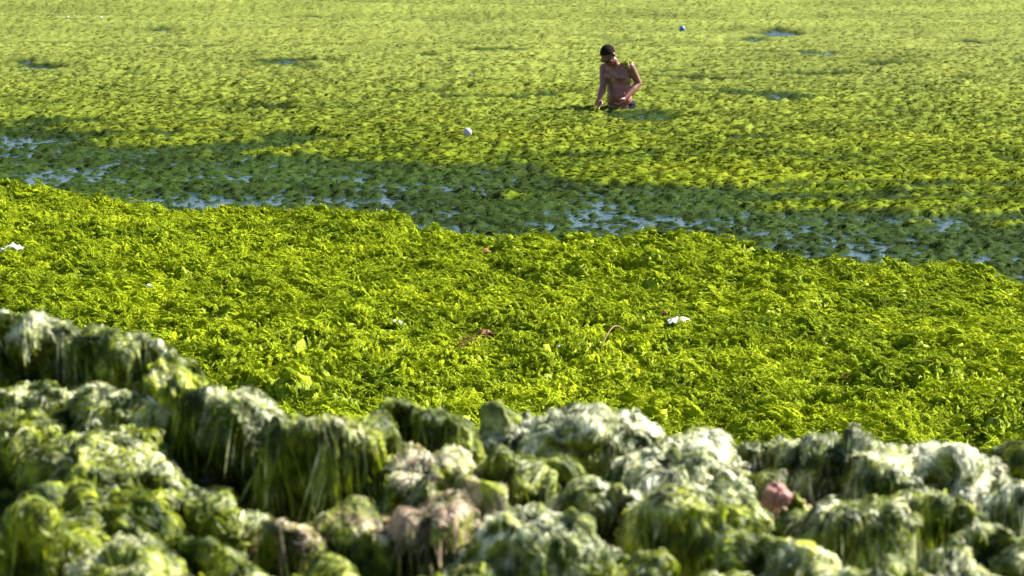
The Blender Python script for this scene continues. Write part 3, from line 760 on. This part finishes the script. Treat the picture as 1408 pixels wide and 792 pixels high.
def tube(name, pts, rad, n=8):
    pts = np.array(pts, float); m = len(pts); tan = np.gradient(pts, axis=0); tan /= np.linalg.norm(tan, axis=1)[:, None]
    ref = np.array([0.0, 0.3, 1.0]); s1 = np.cross(tan, ref); s1 /= np.linalg.norm(s1, axis=1)[:, None]; s2 = np.cross(tan, s1)
    a = np.linspace(0, 2 * np.pi, n, endpoint=False)
    rad = np.broadcast_to(np.asarray(rad, float), (m,))
    v = pts[:, None] + rad[:, None, None] * (np.cos(a)[None, :, None] * s1[:, None] + np.sin(a)[None, :, None] * s2[:, None])
    return mesh_np(name, v.reshape(-1, 3), grid_quads(m, n, True), True)
p0, p1 = on_carpet(828, 484), on_carpet(862, 464)
sp = [p0.lerp(p1, t) + Vector((0, 0, 0.05 + 0.07 * math.sin(math.pi * t))) for t in np.linspace(0, 1, 9)]
link('plant_stalk', tube('plant_stalk', sp, np.linspace(0.003, 0.006, 9)), M_STALK, None, label='thin curved brown stalk arching out of the seaweed', category='stalk')
# floats and specks on the sea
def at_sea(px, py):
    p = at_z(px, py, 0.03)
    for _ in range(5):
        h_, _w = mat_fn(np.array([p.x]), np.array([p.y])); zz = max(float(h_[0]), 0) + float(swell(np.array([p.x]), np.array([p.y]))[0])
        p = at_z(px, py, zz)
    return p
def float_mesh(name, r):
    prof = [(0.0, 1.0), (.35, .94), (.66, .75), (.88, .47), (.99, .12), (1.0, 0.0), (.99, -.12), (.88, -.47), (.66, -.75), (.30, -.95), (.22, -1.05), (.20, -1.2), (0.0, -1.22)]
    seam = [(x * (1.03 if abs(z) < .05 else 1), z) for x, z in prof]
    n = 24; a = np.linspace(0, 2 * np.pi, n, endpoint=False)
    v = np.array([[(x * math.cos(t), x * math.sin(t), z) for t in a] for x, z in seam]) * r
    return mesh_np(name, v.reshape(-1, 3), grid_quads(len(seam), n, True)[:, ::-1], True)
p = at_sea(643, 189)
o = litter('fishing_float', float_mesh('fishing_float', 0.047), M_FLOAT, p, 0.3, 'round pale grey plastic float lying on the floating seaweed', 'float', 0.055)
o.rotation_euler = (1.2, 0.4, 0.3)
p = at_sea(938, 42)
o = litter('fishing_float', float_mesh('fishing_float', 0.045), M_BLUE, p, 0.3, 'small blue float far out on the floating seaweed', 'float', 0.03)
o.rotation_euler = (1.0, -0.5, 0.6)
for (px, py, r_) in [(1192, 45, .025), (93, 25, .02), (139, 25, .02), (553, 34, .02), (648, 104, .014), (107, 77, .014)]:
    litter('foam_crumb', lump_mesh('foam_crumb', r_, px * 0.1, (1.2, 1, .8), 0.3, 10, 14), M_WHITE, at_sea(px, py), 0.2, 'tiny white foam crumb far out on the floating seaweed', 'litter', 0.012, 'foam crumbs far out')
q0 = at_sea(776, 259); q1 = at_sea(779, 256)
link('plastic_straw', tube('plastic_straw', [q0 + Vector((-.01, 0, 0.01)), q0 + Vector((0.012, 0, 0.025)), q0 + Vector((.03, 0, 0.05))], 0.004), M_WHITE, None, label='short white plastic sliver sticking out of dark wet seaweed', category='litter')

# ------------------------------------------------------------------ person
def cap(p0, p1, r0, r1, sx=1.0, n=14, m=5):
    """tapered capsule with rounded ends as verts, quads"""
    p0, p1 = np.array(p0, float), np.array(p1, float); ax = p1 - p0; L_ = np.linalg.norm(ax) + 1e-9; ax /= L_
    ref = np.array([0, 1.0, 0]) if abs(ax[1]) < 0.9 else np.array([1.0, 0, 0])
    s1 = np.cross(ax, ref); s1 /= np.linalg.norm(s1); s2 = np.cross(ax, s1)
    prof = [(-r0 * math.cos(t), r0 * math.sin(t)) for t in np.linspace(0.12, math.pi / 2, m)] + [(L_ + r1 * math.sin(t), r1 * math.cos(t)) for t in np.linspace(0, math.pi / 2 - 0.12, m)]
    a = np.linspace(0, 2 * np.pi, n, endpoint=False)
    v = np.array([p0 + ax * z + r * (math.cos(t) * s1 * sx + math.sin(t) * s2) for z, r in prof for t in a])
    v = np.vstack([v, p0 - ax * r0, p1 + ax * r1])
    nr = len(prof); tris = []
    for i_ in range(nr - 1):
        for j in range(n):
            A, B = i_ * n + j, i_ * n + (j + 1) % n
            tris += [(A, B, B + n), (A, B + n, A + n)]
    for j in range(n):
        tris += [(nr * n, (j + 1) % n, j), (nr * n + 1, (nr - 1) * n + j, (nr - 1) * n + (j + 1) % n)]
    return v, np.array(tris)
def ell(c, r, rot=None, n=18):
    v, t = cap((0, 0, -1e-6), (0, 0, 1e-6), 1, 1, 1, n, 8)
    v = v * np.array(r)
    if rot is not None: v = v @ np.array(rot).T
    return v + np.array(c), t
def fuse(name, prims, voxel, smooth=6):
    vs, ts, off = [], [], 0
    for v, t in prims:
        vs.append(v); ts.append(t + off); off += len(v)
    me = mesh_np(name + '_parts', np.vstack(vs), np.vstack(ts), True)
    o = bpy.data.objects.new(name + '_tmp', me); COL.objects.link(o)
    md = o.modifiers.new('r', 'REMESH'); md.mode = 'VOXEL'; md.voxel_size = voxel; md.use_smooth_shade = True
    ms = o.modifiers.new('s', 'SMOOTH'); ms.iterations = smooth; ms.factor = 0.5
    bpy.context.view_layer.update()
    dg = bpy.context.evaluated_depsgraph_get()
    res = bpy.data.meshes.new_from_object(o.evaluated_get(dg))
    bpy.data.objects.remove(o); res.name = name
    return res
pg = at_z(850, 148, 0.03)
pr = []
# torso turned towards the picture's left; f = facing, l = his left
f = np.array([-0.50, -0.866, 0]); l = np.array([0.866, -0.50, 0])
def B(c, lw, fd, up): return np.array(c, float) + l * lw + f * fd + np.array([0, 0, up])
pel = np.array([0.025, 0.05, -0.02]); 
def oval(c, rl, rf, rz, tilt=0.0):
    rot = np.stack([l, f, np.cross(l, f) * -1], 1)
    return ell(c, (rl, rf, rz), rot)
pr += [oval(pel + [0, 0, 0.0], .165, .125, .12), oval(pel + f * .015 + [0, 0, .10], .16, .125, .12), oval(pel + f * .035 + [0, 0, .15], .15, .125, .12),
       oval(pel + f * .02 + [-.01, 0, .24], .152, .115, .13), oval(pel + f * .015 + [-.02, 0, .34], .168, .112, .12), oval(pel + f * .02 + [-.03, 0, .42], .165, .10, .10),
       oval(pel + f * .025 + [-.035, 0, .475], .15, .075, .055)]
for s in (-1, 1):
    pr.append(oval(pel + f * .095 + l * s * .075 + [-.03, 0, .385], .075, .045, .055))          # chest
    pr.append(oval(pel - f * .075 + l * s * .08 + [-.03, 0, .40], .075, .05, .09))               # shoulder blade
    pr.append(oval(pel - f * .06 + l * s * .075 + [0, 0, -.06], .085, .09, .10))                 # buttock
nb = pel + f * .03 + np.array([-.035, 0, .50])
HC = np.array([-0.125, -0.105, 0.625])
pr.append(cap(nb - [0, 0, .03], nb + np.array([-.045, -.05, .075]), .062, .056))
shL = np.array([0.135, -0.045, 0.485]); shR = np.array([-0.165, 0.115, 0.455])
pr += [cap(nb + [0, 0, -.01], shL + [0, 0, .01], .05, .05), cap(nb + [0, 0, -.01], shR + [0, 0, .01], .05, .05)]
elL = np.array([.245, .045, .275]); wrL = np.array([.075, -.125, .12])
elR = np.array([-.185, -.045, .235]); wrR = np.array([-.235, -.225, .125])
def arm(sh, el, wr):
    mid = sh * .5 + el * .5
    return [cap(sh, mid, .058, .050), cap(mid, el, .050, .040), cap(el, el * .6 + wr * .4, .042, .044), cap(el * .6 + wr * .4, wr, .044, .028)]
pr += arm(shL, elL, wrL) + arm(shR, elR, wrR)
def hand(wr, dirv, across, curl):
    dirv = np.array(dirv, float); dirv /= np.linalg.norm(dirv); ac = np.array(across, float); ac -= dirv * ac.dot(dirv); ac /= np.linalg.norm(ac)
    pn = np.cross(dirv, ac)                     # palm side
    out = [cap(wr, wr + dirv * .05, .027, .028), cap(wr + dirv * .03 - ac * .022, wr + dirv * .085 - ac * .028, .016, .014), cap(wr + dirv * .03 + ac * .022, wr + dirv * .085 + ac * .026, .016, .014), cap(wr + dirv * .03, wr + dirv * .088, .018, .015)]
    for k, (o_, L_) in enumerate(((-.033, .062), (-.011, .078), (.011, .083), (.032, .074))):
        b = wr + dirv * .088 + ac * o_; d1 = dirv * math.cos(curl * .5) + pn * math.sin(curl * .5) + ac * o_ * 1.5
        k1 = b + d1 * L_ * .5; d2 = dirv * math.cos(curl * 1.5) + pn * math.sin(curl * 1.5); k2 = k1 + d2 * L_ * .3
        d3 = dirv * math.cos(curl * 2.2) + pn * math.sin(curl * 2.2)
        out += [cap(b, k1, .0105, .0095), cap(k1, k2, .0095, .009), cap(k2, k2 + d3 * L_ * .22, .009, .0075)]
    tb = wr + dirv * .028 + ac * .026; t1 = tb + dirv * .03 + ac * .028 + pn * .012; t2 = t1 + dirv * .03 + ac * .008 + pn * .014
    return out + [cap(tb, t1, .016, .012), cap(t1, t2, .012, .009)]
pr += hand(wrL, (-.10, -.06, -.10), (.3, -.5, .6), 0.55)
pr += hand(wrR, (-.05, -.10, -.16), (.9, -.3, -.1), 0.35)
# legs under the water
for s in (-1, 1):
    hip = pel + l * s * .09 + np.array([0, 0, -.08]); kn = hip + f * .05 + np.array([0, 0, -.40]); an = kn - f * .03 + np.array([0, 0, -.40])
    pr += [cap(hip, kn, .088, .055), cap(kn, kn * .65 + an * .35, .054, .056), cap(kn * .65 + an * .35, an, .056, .036), cap(an + [0, 0, -.03], an + f * .17 + np.array([0, 0, -.05]), .038, .03)]
# head: built facing -y, then nodded and turned
HM = np.array((Euler((0, 0, R(-40))).to_matrix() @ Euler((R(46), 0, 0)).to_matrix() @ Euler((0, R(-6), 0)).to_matrix()))
def H(c, r): 
    v, t = ell(c, r); return v @ HM.T + HC, t
def Hc(p0, p1, r0, r1):
    v, t = cap(p0, p1, r0, r1); return v @ HM.T + HC, t
pr += [H((0, .012, .035), (.078, .096, .088)), H((0, -.02, -.02), (.068, .075, .09)), H((0, -.045, -.075), (.046, .045, .038)), H((0, -.078, -.1), (.024, .018, .018)),
       H((0, -.08, .022), (.055, .018, .014)), Hc((0, -.088, .012), (0, -.112, -.024), .010, .015), H((0, -.084, -.058), (.028, .016, .010)), H((0, -.082, -.072), (.024, .014, .009)),
       H((.045, -.06, -.03), (.022, .022, .025)), H((-.045, -.06, -.03), (.022, .022, .025)), H((.08, .015, -.005), (.010, .02, .032)), H((-.08, .015, -.005), (.010, .02, .032))]
me = fuse('person', pr, 0.006, 5)
nv = len(me.vertices); co = np.zeros(nv * 3, np.float32); me.vertices.foreach_get('co', co); co = co.reshape(-1, 3)
skin = np.tile(np.array([0.19, 0.080, 0.058]), (nv, 1)) * (1 + 0.25 * n3(co * 14.0, 3)[:, None])
dh = np.linalg.norm((co - HC) / np.array([.12, .13, .14]), axis=1)
skin = mix(skin, np.array([0.12, 0.040, 0.028]), sstep(1.3, 0.9, dh))
for wr_ in (wrL, wrR):
    skin = mix(skin, np.array([0.25, 0.075, 0.062]), 0.7 * sstep(.22, .05, np.linalg.norm(co - wr_, axis=1)))
for s in (-1, 1):
    nip = pel + f * .14 + l * s * .085 + np.array([-.03, 0, .365])
    skin = mix(skin, np.array([0.10, 0.03, 0.025]), sstep(.028, .014, np.linalg.norm(co - nip, axis=1)))
nav = pel + f * .155 + np.array([0, 0, .13])
skin = mix(skin, np.array([0.08, 0.03, 0.02]), sstep(.02, .008, np.linalg.norm(co - nav, axis=1)))
lh = (co - HC) @ HM
for s in (-1, 1):
    skin = mix(skin, np.array([0.03, 0.015, 0.012]), sstep(.02, .012, np.linalg.norm((lh - np.array([.032 * s, -.088, .004])) / np.array([1.2, 1, .6]), axis=1)))
skin = mix(skin, np.array([0.22, 0.05, 0.045]), sstep(1, .6, np.linalg.norm((lh - np.array([0, -.095, -.064])) / np.array([.028, .03, .009]), axis=1)))
put_cols(me, skin)
def skin_mat():
    m, nt, N, L = new_mat('skin')
    out = N('ShaderNodeOutputMaterial'); p = N('ShaderNodeBsdfPrincipled'); at = N('ShaderNodeAttribute'); at.attribute_name = 'col'
    L(at.outputs['Color'], p.inputs['Base Color']); p.inputs['Roughness'].default_value = 0.45; p.inputs['Specular IOR Level'].default_value = 0.5
    p.inputs['Subsurface Weight'].default_value = 0.08; p.inputs['Subsurface Radius'].default_value = (.02, .008, .004); p.inputs['Subsurface Scale'].default_value = 0.4
    L(p.outputs[0], out.inputs['Surface'])
    return m
person = link('person', me, skin_mat(), None, label='bare chested man wading waist deep in seaweed, head bowed', category='person')
person.location = (pg.x, pg.y, 0.04)
# short dark hair: shell over the skull
th, ph = np.meshgrid(np.linspace(0.02, R(125), 26), np.linspace(0, 2 * np.pi, 40, endpoint=False), indexing='ij')
d = mound_dir(th, ph)
hv = d * np.array([.083, .101, .092]) * (1 + 0.03 * n3(d * 14, 4))[..., None] + np.array([0, .014, .036])
front = np.clip(-d[..., 1], 0, 1)
lim = R(112) - R(52) * front ** 0.7
sq_ = np.where(th > lim, 0.88, 1.0)
hv = (hv - np.array([0, .014, .036])) * sq_[..., None] + np.array([0, .014, .036])
M_HAIR = plain_mat('hair', (0.014, 0.008, 0.007), 0.9, 0.05, 0.5, 90, 0.5)
link('hair', mesh_np('hair', (hv.reshape(-1, 3) @ HM.T + HC), grid_quads(26, 40, True)[:, ::-1], True), M_HAIR, person)
# dark glasses
M_GLASS = plain_mat('dark_glasses', (0.008, 0.008, 0.010), 0.2, 0.5, 0.1, 20)
gl = [H((s * .036, -.098, .006), (.030, .008, .021)) for s in (-1, 1)] + [Hc((-.012, -.104, .01), (.012, -.104, .01), .004, .004)] + [Hc((s * .064, -.092, .012), (s * .086, .012, .014), .004, .004) for s in (-1, 1)]
link('sunglasses', fuse('sunglasses', gl, 0.003, 2), M_GLASS, person)
# swimming trunks
tr = [oval(pel - f * .025 + [0, 0, .0], .185, .140, .10), oval(pel - f * .035 + [0, 0, .05], .182, .135, .075), oval(pel - f * .05 + [0, 0, -.06], .178, .12, .11)]
for s in (-1, 1):
    hip = pel + l * s * .09 + np.array([0, 0, -.08]); kn = hip + f * .05 + np.array([0, 0, -.40])
    tr.append(cap(hip, hip * .55 + kn * .45, .102, .098))
M_TRUNK = plain_mat('trunks', (0.005, 0.007, 0.016), 0.8, 0.1, 0.3, 30)
link('swim_trunks', fuse('swim_trunks', tr, 0.008, 3), M_TRUNK, person)
# seaweed on his shoulder and trailing from his hand
def scrap(name, centre, spread, n, L_, seed, nrm, label, down=1.0):
    r = np.random.default_rng(seed); m = 7; t = np.linspace(0, 1, m)[None, :]
    st = np.array(centre) + r.normal(0, 1, (n, 3)) * np.array(spread)
    dr = r.normal(0, 0.6, (n, 3)) + np.array([0, 0, -down]); dr /= np.linalg.norm(dr, axis=1)[:, None]
    P_ = st[:, None] + dr[:, None] * (L_ * r.uniform(.5, 1.2, n))[:, None, None] * t[..., None] + np.array(nrm) * (0.018 * np.sin(np.pi * t))[..., None]
    v, q = ribbons(P_, np.full((n, m), .012) * (1 - .5 * t), np.array(nrm) + r.normal(0, .3, (n, 1, 3)) + np.zeros((n, m, 3)))
    o = link(name, mesh_np(name, v, q, True, np.tile(YEL * .9, (len(v), 1)) * np.repeat(r.uniform(.5, 1.3, n), 2 * m)[:, None]), M_STRAND, None, label=label, category='seaweed', kind='thing')
    o.location = (pg.x, pg.y, 0.04)
    return o
scrap('seaweed_scrap', shL + np.array([-.035, .0, .062]), (.028, .03, .008), 60, .07, 1, (0.1, -.3, 1), 'green seaweed scrap draped over the wading man\'s shoulder', .5)
scrap('seaweed_strand', wrR + np.array([-.04, -.08, -.10]), (.012, .012, .02), 24, .09, 2, (0, -1, .2), 'dark seaweed strands trailing from the wading man\'s hand', 2.0)
